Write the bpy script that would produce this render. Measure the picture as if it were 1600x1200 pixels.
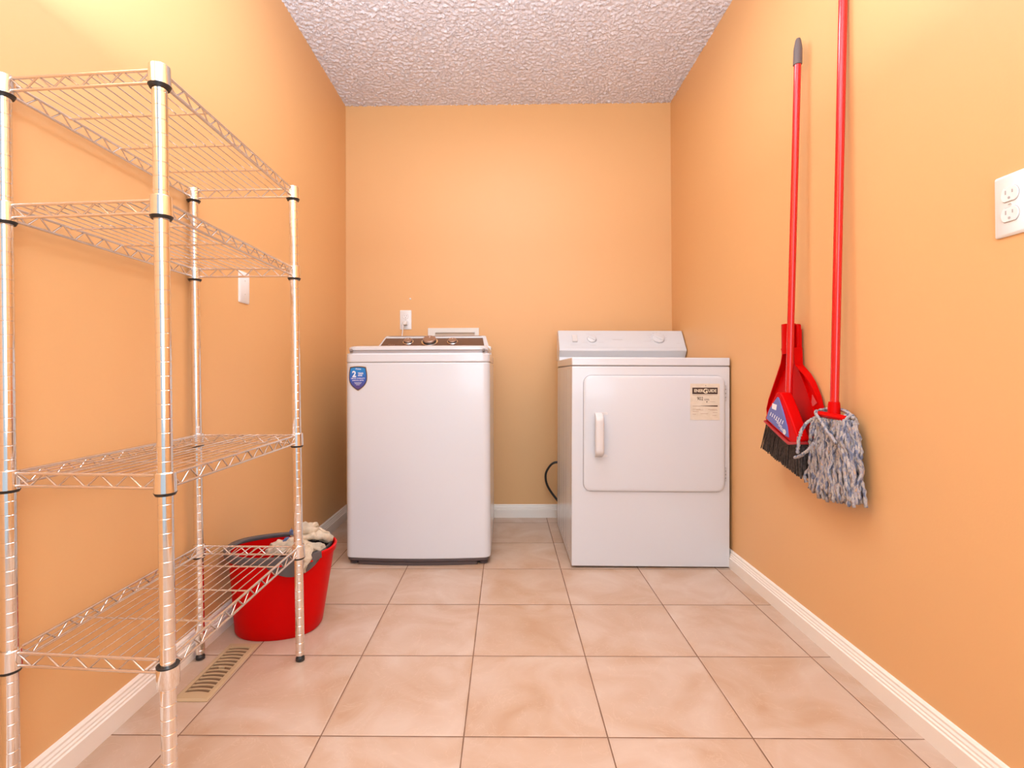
import bpy, bmesh, math, random
from mathutils import Vector, Matrix, noise
C = bpy.context.scene
COL = C.collection
for o in list(bpy.data.objects): bpy.data.objects.remove(o)
random.seed(7)
PI = math.pi

# ---------------------------------------------------------------- camera
def cam_axes(pi, ya, ro):
    r = Vector((math.cos(ya), math.sin(ya), 0)); f = Vector((-math.sin(ya), math.cos(ya), 0)); u = Vector((0, 0, 1))
    f2 = f*math.cos(pi)+u*math.sin(pi); u2 = -f*math.sin(pi)+u*math.cos(pi)
    return r*math.cos(ro)+u2*math.sin(ro), -r*math.sin(ro)+u2*math.cos(ro), f2
F_PX, CX, CY = 783.86, 780.47, 576.82
cam = bpy.data.objects.new('camera', bpy.data.cameras.new('camera')); COL.objects.link(cam)
r_, u_, f_ = cam_axes(0.008354, 0.013443, -0.004134)
cam.matrix_world = Matrix(((r_.x, u_.x, -f_.x, 0.77042), (r_.y, u_.y, -f_.y, -1.50611), (r_.z, u_.z, -f_.z, 0.84447), (0, 0, 0, 1)))
cam.data.sensor_width = 36; cam.data.lens = F_PX/1600*36
cam.data.shift_x = (800-CX)/1600; cam.data.shift_y = (CY-600)/1600
cam.data.clip_start = 0.02
C.camera = cam

# ---------------------------------------------------------------- light
w = bpy.data.worlds.new('world'); C.world = w; w.use_nodes = True
w.node_tree.nodes['Background'].inputs[0].default_value = (.76, 0.88, 1, 1)
w.node_tree.nodes['Background'].inputs[1].default_value = 0.5
def area(name, loc, rot, sx, sy, power, col=(1, .95, .9)):
    l = bpy.data.lights.new(name, 'AREA'); l.shape = 'RECTANGLE'; l.size = sx; l.size_y = sy; l.energy = power; l.color = col
    o = bpy.data.objects.new(name, l); COL.objects.link(o); o.location = loc; o.rotation_euler = rot
    return o
area('ceiling_fixture_light', (0.80, 0.25, 2.36), (0, 0, 0), .40, .40, 6, (.84, .91, 1))
area('bounced_flash', (0.46, -1.15, 1.60), (math.radians(180), 0, 0), 1.3, 1.0, 55, (.72, .86, 1))
area('rear_fill_light', (1.20, -2.35, 1.55), (math.radians(90), 0, math.radians(28)), 1.1, 1.8, 17, (.72, .86, 1))  # added fill panel behind the camera, turned to brighten the left wall
C.view_settings.view_transform = 'Standard'; C.view_settings.look = 'None'
C.view_settings.gamma = 1; C.view_settings.use_curve_mapping = False
C.view_settings.exposure = 0.73

# ---------------------------------------------------------------- materials
def lin(c):
    return tuple(((v/255)/12.92 if v/255 <= .04045 else ((v/255+.055)/1.055)**2.4) for v in c)
def mat(name, rgb, rough=.5, metal=0., spec=.5, coat=0., bump=None, var=None):
    m = bpy.data.materials.new(name); m.use_nodes = True; nt = m.node_tree; b = nt.nodes['Principled BSDF']
    b.inputs['Base Color'].default_value = (*rgb, 1); b.inputs['Roughness'].default_value = rough
    b.inputs['Metallic'].default_value = metal; b.inputs['Specular IOR Level'].default_value = spec
    if coat: b.inputs['Coat Weight'].default_value = coat; b.inputs['Coat Roughness'].default_value = .08
    tc = nt.nodes.new('ShaderNodeTexCoord')
    if bump:
        n = nt.nodes.new('ShaderNodeTexNoise'); n.inputs['Scale'].default_value = bump[0]; n.inputs['Detail'].default_value = 4
        nt.links.new(tc.outputs['Object'], n.inputs['Vector'])
        bp = nt.nodes.new('ShaderNodeBump'); bp.inputs['Strength'].default_value = bump[1]; bp.inputs['Distance'].default_value = bump[2]
        nt.links.new(n.outputs['Fac'], bp.inputs['Height']); nt.links.new(bp.outputs['Normal'], b.inputs['Normal'])
    if var:
        n = nt.nodes.new('ShaderNodeTexNoise'); n.inputs['Scale'].default_value = var[0]; n.inputs['Detail'].default_value = 5
        nt.links.new(tc.outputs['Object'], n.inputs['Vector'])
        cr = nt.nodes.new('ShaderNodeValToRGB'); cr.color_ramp.elements[0].position = .35; cr.color_ramp.elements[1].position = .65
        cr.color_ramp.elements[0].color = (*rgb, 1); cr.color_ramp.elements[1].color = (*var[1], 1)
        nt.links.new(n.outputs['Fac'], cr.inputs['Fac']); nt.links.new(cr.outputs['Color'], b.inputs['Base Color'])
    return m
M = {}
M['wall'] = mat('orange_wall_paint', (.765, .432, .185), .5, spec=.5, bump=(180, .08, .002))
M['ceiling'] = mat('popcorn_ceiling', (.90, .86, .90), .9, bump=(300, 1., .006))
M['trim'] = mat('white_trim_paint', (.88, .79, .69), .35, bump=(60, .05, .002))
M['enamel'] = mat('white_enamel', (.66, .675, .70), .22, coat=.3)
M['enamel_dryer'] = mat('white_dryer_enamel', (.64, .65, .67), .2, coat=.3)
M['plastic_dryer'] = mat('dryer_handle_plastic', (.68, .655, .64), .3)
M['white'] = mat('white_plastic', (.82, .81, .80), .35)
M['offwhite'] = mat('offwhite_plastic', (.78, .74, .68), .4)
M['pale'] = mat('pale_grey_print', (.50, .48, .47), .5)
M['groove'] = mat('dark_groove', (.20, .17, .16), .7)
M['softgroove'] = mat('soft_groove', (.42, .38, .37), .6)
M['base'] = mat('dark_grey_plastic', (.085, .062, .06), .5)
M['panel'] = mat('brown_control_panel', (.11, .055, .04), .25, coat=.5)
M['knob'] = mat('brushed_bronze', (.42, .30, .24), .35, metal=.7)
M['silver'] = mat('silver', (.8, .78, .76), .15, metal=1)
M['chrome'] = mat('chrome', (.86, .83, .80), .12, metal=1)
M['wire'] = mat('chrome_wire', (.74, .67, .61), .24, metal=.9)
M['black'] = mat('black_plastic', (.02, .018, .017), .45)
M['cable'] = mat('black_cable', (.015, .012, .01), .4)
M['red'] = mat('red_plastic', (.60, .0, .0), .45, spec=.10, bump=(90, .04, .002))
M['redtube'] = mat('red_coated_tube', (.62, .006, .008), .2, coat=.4)
M['greyplastic'] = mat('grey_plastic', (.10, .085, .085), .45)
M['basket'] = mat('black_basket', (.025, .02, .02), .5)
M['grip'] = mat('grey_grip', (.13, .095, .09), .55)
M['bristle'] = mat('black_bristles', (.016, .012, .011), .6, var=(130, (.075, .06, .055)))
M['vent'] = mat('beige_register', (.52, .365, .205), .5, bump=(40, .1, .001))
M['ventdark'] = mat('register_duct', (.16, .085, .04), .8)
M['paper'] = mat('aged_label_paper', (.70, .61, .49), .7, var=(60, (.66, .57, .44)))
M['ink'] = mat('brown_black_ink', (.06, .03, .02), .6)
M['fadedink'] = mat('faded_ink', (.42, .28, .19), .7)
M['gold'] = mat('gold_edge', (.55, .40, .22), .4, metal=.3)
M['navy'] = mat('navy_edge', (.05, .05, .09), .4)
M['labelblue'] = mat('violet_blue_label', (.13, .15, .42), .4)
M['print'] = mat('white_print', (.85, .85, .88), .5)
M['cream'] = mat('cream_print', (.75, .66, .48), .5)
M['rag'] = mat('beige_cotton_rag', (.66, .53, .38), .95, bump=(400, .5, .002), var=(14, (.40, .36, .28)))  # darker noise tone paints crease shade into the beige cloth

def shield_mat():
    m = mat('blue_shield', (.02, .2, .6), .3); nt = m.node_tree; b = nt.nodes['Principled BSDF']
    tc = nt.nodes.new('ShaderNodeTexCoord'); sx = nt.nodes.new('ShaderNodeSeparateXYZ'); cr = nt.nodes.new('ShaderNodeValToRGB')
    mr = nt.nodes.new('ShaderNodeMapRange'); mr.inputs[1].default_value = .772; mr.inputs[2].default_value = .879
    nt.links.new(tc.outputs['Object'], sx.inputs[0]); nt.links.new(sx.outputs['Z'], mr.inputs[0]); nt.links.new(mr.outputs[0], cr.inputs[0])
    cr.color_ramp.elements[0].color = (.10, .05, .16, 1); cr.color_ramp.elements[1].color = (.01, .27, .62, 1)
    e = cr.color_ramp.elements.new(.45); e.color = (.03, .10, .45, 1)
    nt.links.new(cr.outputs[0], b.inputs['Base Color']); return m
M['shield'] = shield_mat()

def mop_mat():
    m = mat('blended_cotton_yarn', (.5, .5, .5), .95); nt = m.node_tree; b = nt.nodes['Principled BSDF']
    tc = nt.nodes.new('ShaderNodeTexCoord')
    n = nt.nodes.new('ShaderNodeTexNoise'); n.inputs['Scale'].default_value = 110; n.inputs['Detail'].default_value = 3
    mp_ = nt.nodes.new('ShaderNodeMapping'); mp_.inputs['Scale'].default_value = (1, 1, .4); nt.links.new(tc.outputs['Object'], mp_.inputs[0]); nt.links.new(mp_.outputs[0], n.inputs['Vector'])
    cr = nt.nodes.new('ShaderNodeValToRGB'); e = cr.color_ramp.elements
    e[0].position = .30; e[0].color = (.10, .11, .16, 1); e[1].position = .72; e[1].color = (.60, .38, .22, 1)
    for p, c in ((.42, (.20, .22, .30)), (.52, (.52, .45, .38)), (.60, (.30, .30, .37))):
        k = e.new(p); k.color = (*c, 1)
    nt.links.new(n.outputs['Fac'], cr.inputs['Fac']); nt.links.new(cr.outputs['Color'], b.inputs['Base Color'])
    n2 = nt.nodes.new('ShaderNodeTexNoise'); n2.inputs['Scale'].default_value = 500
    nt.links.new(tc.outputs['Object'], n2.inputs['Vector'])
    bp = nt.nodes.new('ShaderNodeBump'); bp.inputs['Strength'].default_value = .8; bp.inputs['Distance'].default_value = .002
    nt.links.new(n2.outputs['Fac'], bp.inputs['Height']); nt.links.new(bp.outputs['Normal'], b.inputs['Normal'])
    return m
M['mop'] = mop_mat()

T = .334
def floor_mat():
    m = mat('ceramic_tile_floor', (.7, .5, .35), .33); nt = m.node_tree; b = nt.nodes['Principled BSDF']; N = nt.nodes; L = nt.links
    tc = N.new('ShaderNodeTexCoord'); sx = N.new('ShaderNodeSeparateXYZ'); L.new(tc.outputs['Object'], sx.inputs[0])
    def mth(op, a, v=None, c=None):
        n = N.new('ShaderNodeMath'); n.operation = op
        for i, q in enumerate((a, v, c)):
            if q is None: continue
            if isinstance(q, (int, float)): n.inputs[i].default_value = q
            else: L.new(q, n.inputs[i])
        return n.outputs[0]
    ds = []; cells = []
    for ax in ('X', 'Y'):
        q = mth('DIVIDE', mth('ADD', sx.outputs[ax], T*20), T)
        cells.append(mth('FLOOR', mth('ADD', q, 0)))
        fr = mth('FRACT', mth('ADD', q, .5)); ds.append(mth('MULTIPLY', mth('ABSOLUTE', mth('SUBTRACT', fr, .5)), T))
    d = mth('MINIMUM', ds[0], ds[1])
    n3 = N.new('ShaderNodeTexNoise'); n3.inputs['Scale'].default_value = 14; L.new(tc.outputs['Object'], n3.inputs['Vector'])
    wdt = mth('MULTIPLY_ADD', n3.outputs['Fac'], .0014, .0009)
    g = mth('LESS_THAN', d, wdt)
    edge = N.new('ShaderNodeMapRange'); L.new(d, edge.inputs[0]); edge.inputs[1].default_value = .0015; edge.inputs[2].default_value = .006
    # per tile offset
    cv = N.new('ShaderNodeCombineXYZ'); L.new(cells[0], cv.inputs[0]); L.new(cells[1], cv.inputs[1])
    wn = N.new('ShaderNodeTexWhiteNoise'); wn.noise_dimensions = '2D'; L.new(cv.outputs[0], wn.inputs['Vector'])
    va = N.new('ShaderNodeVectorMath'); va.operation = 'MULTIPLY_ADD'; L.new(wn.outputs['Color'], va.inputs[0]); va.inputs[1].default_value = (9, 9, 9); L.new(tc.outputs['Object'], va.inputs[2])
    n1 = N.new('ShaderNodeTexNoise'); n1.inputs['Scale'].default_value = 5; n1.inputs['Detail'].default_value = 8; n1.inputs['Distortion'].default_value = 1.2; L.new(va.outputs[0], n1.inputs['Vector'])
    cr = N.new('ShaderNodeValToRGB'); e = cr.color_ramp.elements
    e[0].position = .3; e[0].color = (.49, .31, .195, 1); e[1].position = .72; e[1].color = (.61, .47, .37, 1)
    k = e.new(.5); k.color = (.55, .385, .275, 1)
    L.new(n1.outputs['Fac'], cr.inputs['Fac'])
    # thin veins
    n2 = N.new('ShaderNodeTexNoise'); n2.inputs['Scale'].default_value = 7; n2.inputs['Detail'].default_value = 5; n2.inputs['Distortion'].default_value = 2.5; L.new(va.outputs[0], n2.inputs['Vector'])
    vd = mth('ABSOLUTE', mth('SUBTRACT', n2.outputs['Fac'], .5)); vm = N.new('ShaderNodeMapRange'); L.new(vd, vm.inputs[0]); vm.inputs[1].default_value = 0; vm.inputs[2].default_value = .012; vm.inputs[3].default_value = .22; vm.inputs[4].default_value = 0
    mv = N.new('ShaderNodeMix'); mv.data_type = 'RGBA'; L.new(vm.outputs[0], mv.inputs[0]); L.new(cr.outputs[0], mv.inputs[6]); mv.inputs[7].default_value = (.72, .55, .42, 1)
    mg = N.new('ShaderNodeMix'); mg.data_type = 'RGBA'; L.new(g, mg.inputs[0]); L.new(mv.outputs[2], mg.inputs[6]); mg.inputs[7].default_value = (.20, .105, .06, 1)
    L.new(mg.outputs[2], b.inputs['Base Color'])
    rg = mth('MULTIPLY_ADD', g, .5, .34); L.new(rg, b.inputs['Roughness'])
    bp = N.new('ShaderNodeBump'); bp.inputs['Strength'].default_value = .5; bp.inputs['Distance'].default_value = .002; L.new(edge.outputs[0], bp.inputs['Height']); L.new(bp.outputs['Normal'], b.inputs['Normal'])
    return m
M['floor'] = floor_mat()

# ---------------------------------------------------------------- mesh helpers
def obj(name, bm, m, parent=None, smooth=True, angle=35, bevel=0, seg=2):
    me = bpy.data.meshes.new(name); bmesh.ops.recalc_face_normals(bm, faces=bm.faces); bm.to_mesh(me); bm.free()
    o = bpy.data.objects.new(name, me); COL.objects.link(o)
    for k in (m if isinstance(m, (list, tuple)) else [m]): me.materials.append(k)
    if smooth:
        for p in me.polygons: p.use_smooth = True
        me.set_sharp_from_angle(angle=math.radians(angle))
    if bevel:
        b = o.modifiers.new('bevel', 'BEVEL'); b.width = bevel; b.segments = seg; b.limit_method = 'ANGLE'; b.angle_limit = math.radians(40)
        b.harden_normals = False
    if parent: o.parent = parent
    return o
def thing(name, label, cat, loc=(0, 0, 0), group=None):
    o = bpy.data.objects.new(name, None); COL.objects.link(o); o.empty_display_size = .05
    o.location = loc; o['label'] = label; o['category'] = cat
    if group: o['group'] = group
    return o
def tag(o, label, cat, group=None):
    o['label'] = label; o['category'] = cat
    if group: o['group'] = group
    return o
def struct(o): o['kind'] = 'structure'; return o
def B(): return bmesh.new()
def box(bm, x0, x1, y0, y1, z0, z1):
    v = [bm.verts.new((x, y, z)) for x in (x0, x1) for y in (y0, y1) for z in (z0, z1)]
    for f in ((0, 1, 3, 2), (4, 6, 7, 5), (0, 4, 5, 1), (2, 3, 7, 6), (0, 2, 6, 4), (1, 5, 7, 3)): bm.faces.new([v[i] for i in f])
    return bm
def prism(bm, pts, a, b, fn):
    """pts 2D outline, swept from a to b; fn(u,v,t) -> xyz"""
    A = [bm.verts.new(fn(u, v, a)) for u, v in pts]; D = [bm.verts.new(fn(u, v, b)) for u, v in pts]
    n = len(pts); bm.faces.new(A); bm.faces.new(D[::-1])
    for i in range(n): bm.faces.new((A[i], A[(i+1) % n], D[(i+1) % n], D[i]))
    return bm
FX = lambda u, v, t: (t, u, v)      # sweep along x, outline in (y,z)
FY = lambda u, v, t: (u, t, v)      # sweep along y, outline in (x,z)
FZ = lambda u, v, t: (u, v, t)
def loft(bm, rings, cap=True, close=True):
    R = [[bm.verts.new(p) for p in r] for r in rings]; n = len(R[0])
    for a, b in zip(R, R[1:]):
        for i in range(n if close else n-1): bm.faces.new((a[i], a[(i+1) % n], b[(i+1) % n], b[i]))
    if cap: bm.faces.new(R[0][::-1]); bm.faces.new(R[-1])
    return bm
def tube(bm, pts, rad, n=8, cap=True):
    pts = [Vector(p) for p in pts]; rings = []; up = None
    for i, p in enumerate(pts):
        d = (pts[min(i+1, len(pts)-1)]-pts[max(i-1, 0)])
        d = d.normalized() if d.length > 1e-9 else Vector((0, 0, 1))
        if up is None:
            up = Vector((0, 0, 1)) if abs(d.z) < .9 else Vector((1, 0, 0))
        s = d.cross(up)
        if s.length < 1e-6: s = d.cross(Vector((0, 1, 0)))
        s.normalize(); up = s.cross(d).normalized()
        r = rad(i/(len(pts)-1)) if callable(rad) else rad
        rings.append([p+(s*math.cos(2*PI*k/n)+up*math.sin(2*PI*k/n))*r for k in range(n)])
    return loft(bm, rings, cap)
def lathe(bm, prof, c=(0, 0, 0), n=24, axis=(0, 0, 1), cap=True):
    ax = Vector(axis).normalized(); q = Vector((0, 0, 1)).rotation_difference(ax); c = Vector(c)
    return loft(bm, [[c+q @ Vector((r*math.cos(2*PI*k/n), r*math.sin(2*PI*k/n), z)) for k in range(n)] for r, z in prof], cap)
def rrect(x0, x1, y0, y1, r, n=6):
    o = []
    for cx, cy, a in ((x1-r, y1-r, 0), (x0+r, y1-r, 90), (x0+r, y0+r, 180), (x1-r, y0+r, 270)):
        for k in range(n+1):
            t = math.radians(a+90*k/n); o.append((cx+r*math.cos(t), cy+r*math.sin(t)))
    return o
def text(bm_target, s, size, fn, align='CENTER', bold=0., sx=1.):
    cu = bpy.data.curves.new('t', 'FONT'); cu.body = s; cu.size = size; cu.align_x = align; cu.align_y = 'CENTER'; cu.offset = bold; cu.resolution_u = 3
    o = bpy.data.objects.new('t', cu); me = bpy.data.meshes.new_from_object(o)
    vs = [bm_target.verts.new(fn(v.co.x*sx, v.co.y)) for v in me.vertices]
    for p in me.polygons:
        try: bm_target.faces.new([vs[i] for i in p.vertices])
        except ValueError: pass
    bpy.data.objects.remove(o); bpy.data.curves.remove(cu); bpy.data.meshes.remove(me)
def smoothstep(t): return t*t*(3-2*t)

# ---------------------------------------------------------------- room
XL, XR, YB, H, YF = -.1783, 1.7456, 1.4536, 2.4442, -2.7
struct(obj('floor', box(B(), XL-.1, XR+.1, YF, YB+.1, -.08, 0), M['floor'], smooth=False))
struct(obj('wall_left', box(B(), XL-.1, XL, YF, YB+.1, 0, H+.1), M['wall'], smooth=False))
struct(obj('wall_right', box(B(), XR, XR+.1, YF, YB+.1, 0, H+.1), M['wall'], smooth=False))
struct(obj('wall_back', box(B(), XL, XR, YB, YB+.1, 0, H+.1), M['wall'], smooth=False))
# popcorn ceiling: fine displaced sheet over a slab
bm = B()
nx, ny = 440, 310; y0c = .10
V = []
for j in range(ny+1):
    row = []
    for i in range(nx+1):
        x = XL+(XR-XL)*i/nx; y = y0c+(YB-y0c)*j/ny
        h = noise.noise((x*62, y*62, 0))*.006+abs(noise.noise((x*125, y*125, 5)))*.012-.002
        row.append(bm.verts.new((x, y, H-.006-max(-.0025, h))))
    V.append(row)
for j in range(ny):
    for i in range(nx): bm.faces.new((V[j][i], V[j+1][i], V[j+1][i+1], V[j][i+1]))
box(bm, XL, XR, YF, y0c, H-.003, H+.1); box(bm, XL, XR, y0c, YB, H, H+.1)
struct(obj('ceiling', bm, M['ceiling'], angle=80))
# moulded baseboards
bh, bt = .0745, .018
prof = [(0, 0), (bt, 0), (bt, bh*.60), (bt*.80, bh*.635), (bt*.80, bh*.70), (bt*.62, bh*.74), (bt*.62, bh*.80), (bt*.45, bh*.86), (bt*.45, bh*.93), (bt*.25, bh*.985), (0, bh)]
struct(obj('baseboard_left', prism(B(), [(XL+u, v) for u, v in prof], YF, YB, FY), M['trim'], smooth=False))
struct(obj('baseboard_right', prism(B(), [(XR-u, v) for u, v in prof], YF, YB, FY), M['trim'], smooth=False))
struct(obj('baseboard_back', prism(B(), [(YB-u, v) for u, v in prof], XL+bt, XR-bt, FX), M['trim'], smooth=False))

# ---------------------------------------------------------------- wall plates
def plate(name, label, cat, origin, ex, nrm, wd, ht, style):
    """origin: centre on the wall; ex: direction of plate's width; nrm: away from the wall"""
    o = Vector(origin); ex = Vector(ex); nz = Vector(nrm); ez = Vector((0, 0, 1))
    P = lambda u, v, t: tuple(ex*u+ez*v+nz*t)
    t = thing(name, label, cat, o)
    bm = B(); A = rrect(-wd/2, wd/2, -ht/2, ht/2, .004, 3); A2 = rrect(-wd/2+.004, wd/2-.004, -ht/2+.004, ht/2-.004, .003, 3)
    loft(bm, [[P(u, v, .0) for u, v in A], [P(u, v, .003) for u, v in A], [P(u, v, .006) for u, v in A2]])
    obj('cover_plate', bm, M['white'], t)
    if style == 'duplex':
        for s in (1, -1):
            cz = s*.0195; bm = B(); pts = []
            for k in range(32):
                a = 2*PI*k/32; pts.append((.0172*math.cos(a), cz+max(-.0135, min(.0135, .0172*math.sin(a)))))
            prism(bm, pts, .0055, .0082, P); rc = obj('receptacle', bm, M['white'], t, bevel=.0008)
            bm = B(); prism(bm, [(u*1.05, cz+(v-cz)*1.06) for u, v in pts], .0055, .0064, P); obj('receptacle_gap', bm, M['softgroove'], rc)
            bm = B()
            for q, hh in ((-.0065, .0078), (.0065, .0062)): prism(bm, [(q-.0011, cz+.0045-hh/2), (q+.0011, cz+.0045-hh/2), (q+.0011, cz+.0045+hh/2), (q-.0011, cz+.0045+hh/2)], .0080, .0086, P)
            prism(bm, [(.0024*math.cos(a*PI/6), cz-.0068+.0026*math.sin(a*PI/6)) for a in range(12)], .0080, .0086, P)
            obj('slots', bm, M['softgroove'], rc)
        sc = [0]
    else: sc = [.024, -.024] if style == 'blank' else []
    for q in sc:
        bm = B(); prism(bm, [(.0032*math.cos(a*PI/6), q+.0032*math.sin(a*PI/6)) for a in range(12)], .0055, .0070, P)
        s_ = obj('screw', bm, M['offwhite'], t); bm = B(); prism(bm, [(-.0026, q-.0004), (.0026, q-.0004), (.0026, q+.0004), (-.0026, q+.0004)], .0069, .0073, P); obj('screw_slot', bm, M['groove'], s_)
    return t
plate('wall_outlet', 'white duplex electrical outlet high on the right wall at the picture edge', 'outlet', (XR, -.532, 1.1655), (0, -1, 0), (-1, 0, 0), .066, .119, 'duplex')
plate('blank_wall_plate', 'blank white cover plate with two screws on the left wall behind the shelving', 'wall plate', (XL, .2915, 1.158), (0, 1, 0), (1, 0, 0), .070, .113, 'blank')
po = plate('wall_outlet', 'white outlet on the back wall above the washer with a cord plugged in', 'outlet', (.177, YB, 1.163), (1, 0, 0), (0, -1, 0), .068, .114, 'duplex')
# recessed laundry valve box
lb = thing('laundry_outlet_box', 'white recessed laundry hookup box on the back wall just above the washer', 'wall box', (.46, YB, 1.0))
bm = B(); ow, oh0, oh1, iw, ih0, ih1 = .150, -.075, .113, .112, -.045, .086
O = [(-ow, oh0), (ow, oh0), (ow, oh1), (-ow, oh1)]; I = [(-.108, ih0), (.125, ih0), (.125, ih1), (-.108, ih1)]
for d0, d1, A, D in ((0, -.010, O, O), (-.010, -.010, O, I), (-.010, -.001, I, I)):
    for k in range(4):
        a, b = A[k], A[(k+1) % 4]; c, d = D[(k+1) % 4], D[k]
        bm.faces.new([bm.verts.new(q) for q in ((a[0], d0, a[1]), (b[0], d0, b[1]), (c[0], d1, c[1]), (d[0], d1, d[1]))])
bmesh.ops.remove_doubles(bm, verts=bm.verts, dist=1e-5)
obj('frame', bm, M['offwhite'], lb, smooth=False)
obj('back_panel', box(B(), -.108, .125, -.003, -.001, ih0, ih1), mat('box_interior_shade', (.55, .43, .33), .6), lb, smooth=False)  # brown-beige panel colour paints in the shadow inside the white box
for s in (-.06, .06): obj('valve', lathe(B(), [(.011, 0), (.011, .02), (.016, .02), (.016, .035)], (s, -.008, -.035), 12), M['silver'], lb)
wa = obj('wall_anchor', lathe(B(), [(.0055, 0), (.005, .004), (.002, .006)], (.204, YB, 1.288), 12, (0, -1, 0)), M['white'])
tag(wa, 'tiny white screw anchor in the back wall above the outlet', 'wall anchor')

# ---------------------------------------------------------------- washer
wx0, wx1, wyf, wyb = .053, .698, .713, 1.345
def wout(x0, x1, yf, yb, r=.035, bulge=.016, n=8):
    o = []; xc = (x0+x1)/2; hw = (x1-x0)/2
    for k in range(n+1):
        a = PI+PI/2*k/n; o.append((x0+r+r*math.cos(a), yf+r+r*math.sin(a)))
    for k in range(1, 16):
        x = x0+r+(x1-x0-2*r)*k/16; q = (x-xc)/(hw-r); o.append((x, yf-bulge*(1-q*q)))
    for k in range(n+1):
        a = -PI/2+PI/2*k/n; o.append((x1-r+r*math.cos(a), yf+r+r*math.sin(a)))
    o += [(x1, yb), (x0, yb)]
    return o
wa_ = thing('washing_machine', 'white top-loading washing machine with brown control panel and blue shield sticker', 'washing machine', (0, 0, 0))
body = wout(wx0, wx1, wyf, wyb)
bm = B(); prism(bm, body, .030, .893, FZ); obj('cabinet', bm, M['enamel'], wa_, bevel=.004)
bm = B(); prism(bm, [(x, y+.0022 if y < .8 else y-.002) for x, y in wout(wx0+.002, wx1-.002, wyf, wyb)], .890, .8945, FZ); obj('seam', bm, M['softgroove'], wa_)
bm = B(); prism(bm, body, .8945, .936, FZ); obj('top_collar', bm, M['enamel'], wa_, bevel=.006, seg=3)
bm = B(); prism(bm, wout(wx0+.012, wx1-.012, wyf+.006, wyb, .03, .015), .930, .950, FZ); obj('lid_gap', bm, mat('lid_shadow_gap', (.45, .42, .43), .4), wa_)
bm = B()
lid = wout(wx0+.008, wx1-.006, wyf-.002, 1.10, .045, .016); lid2 = wout(wx0+.016, wx1-.014, wyf+.014, 1.095, .045, .014)
loft(bm, [[(x, y, .9465) for x, y in wout(wx0+.014, wx1-.012, wyf+.006, 1.10, .045, .016)], [(x, y, .951) for x, y in lid], [(x, y, .962) for x, y in lid], [(x, y, .969) for x, y in lid2]])
obj('lid', bm, M['enamel'], wa_, angle=50)
# handle pinches on lid corners
for x in (.083, .672):
    bm = B(); lathe(bm, [(.001, 0), (.007, .002), (.007, .012), (.001, .014)], (x-.007, wyf-.0022, .9475), 10, (1, 0, 0)); obj('lid_hinge_dimple', bm, M['groove'], wa_)
# rear console: white surround then brown sloping panel
def slab(x0b, x1b, x0t, x1t, yb_, yt_, zb, zt, th, r=.02):
    """tilted rounded trapezoid from front-bottom line to rear-top line"""
    o = []
    for (x, s) in ((x1t-r, 0), ):
        pass
    n = 6; pts = [(x0b, 0.)]
    pts.append((x1b, 0.))
    for k in range(n+1):
        a = math.radians(90*k/n); pts.append((x1t-r+r*math.cos(a)+(1-math.sin(a))*0, 1-r*3+3*r*math.sin(a)))
    for k in range(n+1):
        a = math.radians(90+90*k/n); pts.append((x0t+r+r*math.cos(a), 1-r*3+3*r*math.sin(a)))
    nv = Vector((0, -(zt-zb), yt_-yb_)).normalized()
    return pts, (lambda u, v, t: (u, yb_+(yt_-yb_)*v+nv.y*t, zb+(zt-zb)*v+nv.z*t))
bm = B(); pts, fn = slab(.062, .694, .096, .660, 1.12, 1.29, .945, 1.058, 0); prism(bm, pts, -.05, 0, fn)
box(bm, .07, .690, 1.16, wyb, .930, .99)
prism(bm, [(.096, .96), (.660, .96), (.650, 1.050), (.106, 1.050)], 1.26, wyb-.02, FY)
obj('console_housing', bm, M['enamel'], wa_, bevel=.006, seg=3)
bm = B(); pts, fn = slab(.080, .662, .108, .640, 1.125, 1.282, .951, 1.052, 0); prism(bm, pts, -.001, .0022, fn); pn = obj('control_panel', bm, M['panel'], wa_)
nv = Vector((0, -(1.052-.951), 1.282-1.125)).normalized()
for kx, kr, kh in ((.236, .024, .015), (.353, .037, .022), (.478, .024, .015)):
    cp = Vector((kx, 1.225, 1.0155))+nv*.002
    kt = obj('knob', lathe(B(), [(kr*.92, .004), (kr, .006), (kr*.97, kh-.002), (kr*.9, kh)], cp, 28, nv), M['knob'], wa_, angle=30)
    obj('knob_ring', lathe(B(), [(kr*1.22, 0), (kr*1.22, .003), (kr*1.1, .005), (kr*.9, .005)], cp, 28, nv), M['silver'], kt, angle=30)
    obj('knob_skirt', lathe(B(), [(kr*1.005, .0045), (kr*1.005, kh*.55)], cp, 28, nv), M['black'], kt)
    bm = B(); 
    ey = Vector((0, nv.z, -nv.y))
    q = cp+nv*(kh+.0004)
    bm.faces.new([bm.verts.new(q+Vector((1, 0, 0))*a+ey*b) for a, b in ((-.0012, kr*.2), (.0012, kr*.2), (.0012, kr*.8), (-.0012, kr*.8))]); obj('pointer', bm, M['print'], kt, smooth=False)
pf = lambda u, v, cx, cv: fn(cx+u, cv+v/.187, .0026)
bm = B(); text(bm, 'Midea', .016, lambda u, v: pf(u, v, .150, .48)); obj('maker_mark', bm, mat('dull_gold_print', (.35, .2, .16), .4), pn, smooth=False)
# dark base and feet
bm = B(); prism(bm, wout(wx0+.006, wx1-.006, wyf+.001, wyb, .033, .016), .018, .031, FZ)
obj('base_trim', bm, M['base'], wa_, bevel=.002)
bm = B(); prism(bm, [(x, y) for x, y in wout(.108, .640, wyf+.003, wyb-.05, .012, .014)], .001, .016, FZ); obj('base_skirt', bm, M['base'], wa_)
for x, y in ((.088, .748), (.664, .748), (.088, 1.30), (.664, 1.30)):
    obj('foot', lathe(B(), [(.017, 0), (.021, .003), (.021, .010), (.015, .016)], (x, y, 0), 18), M['base'], wa_)
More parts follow.
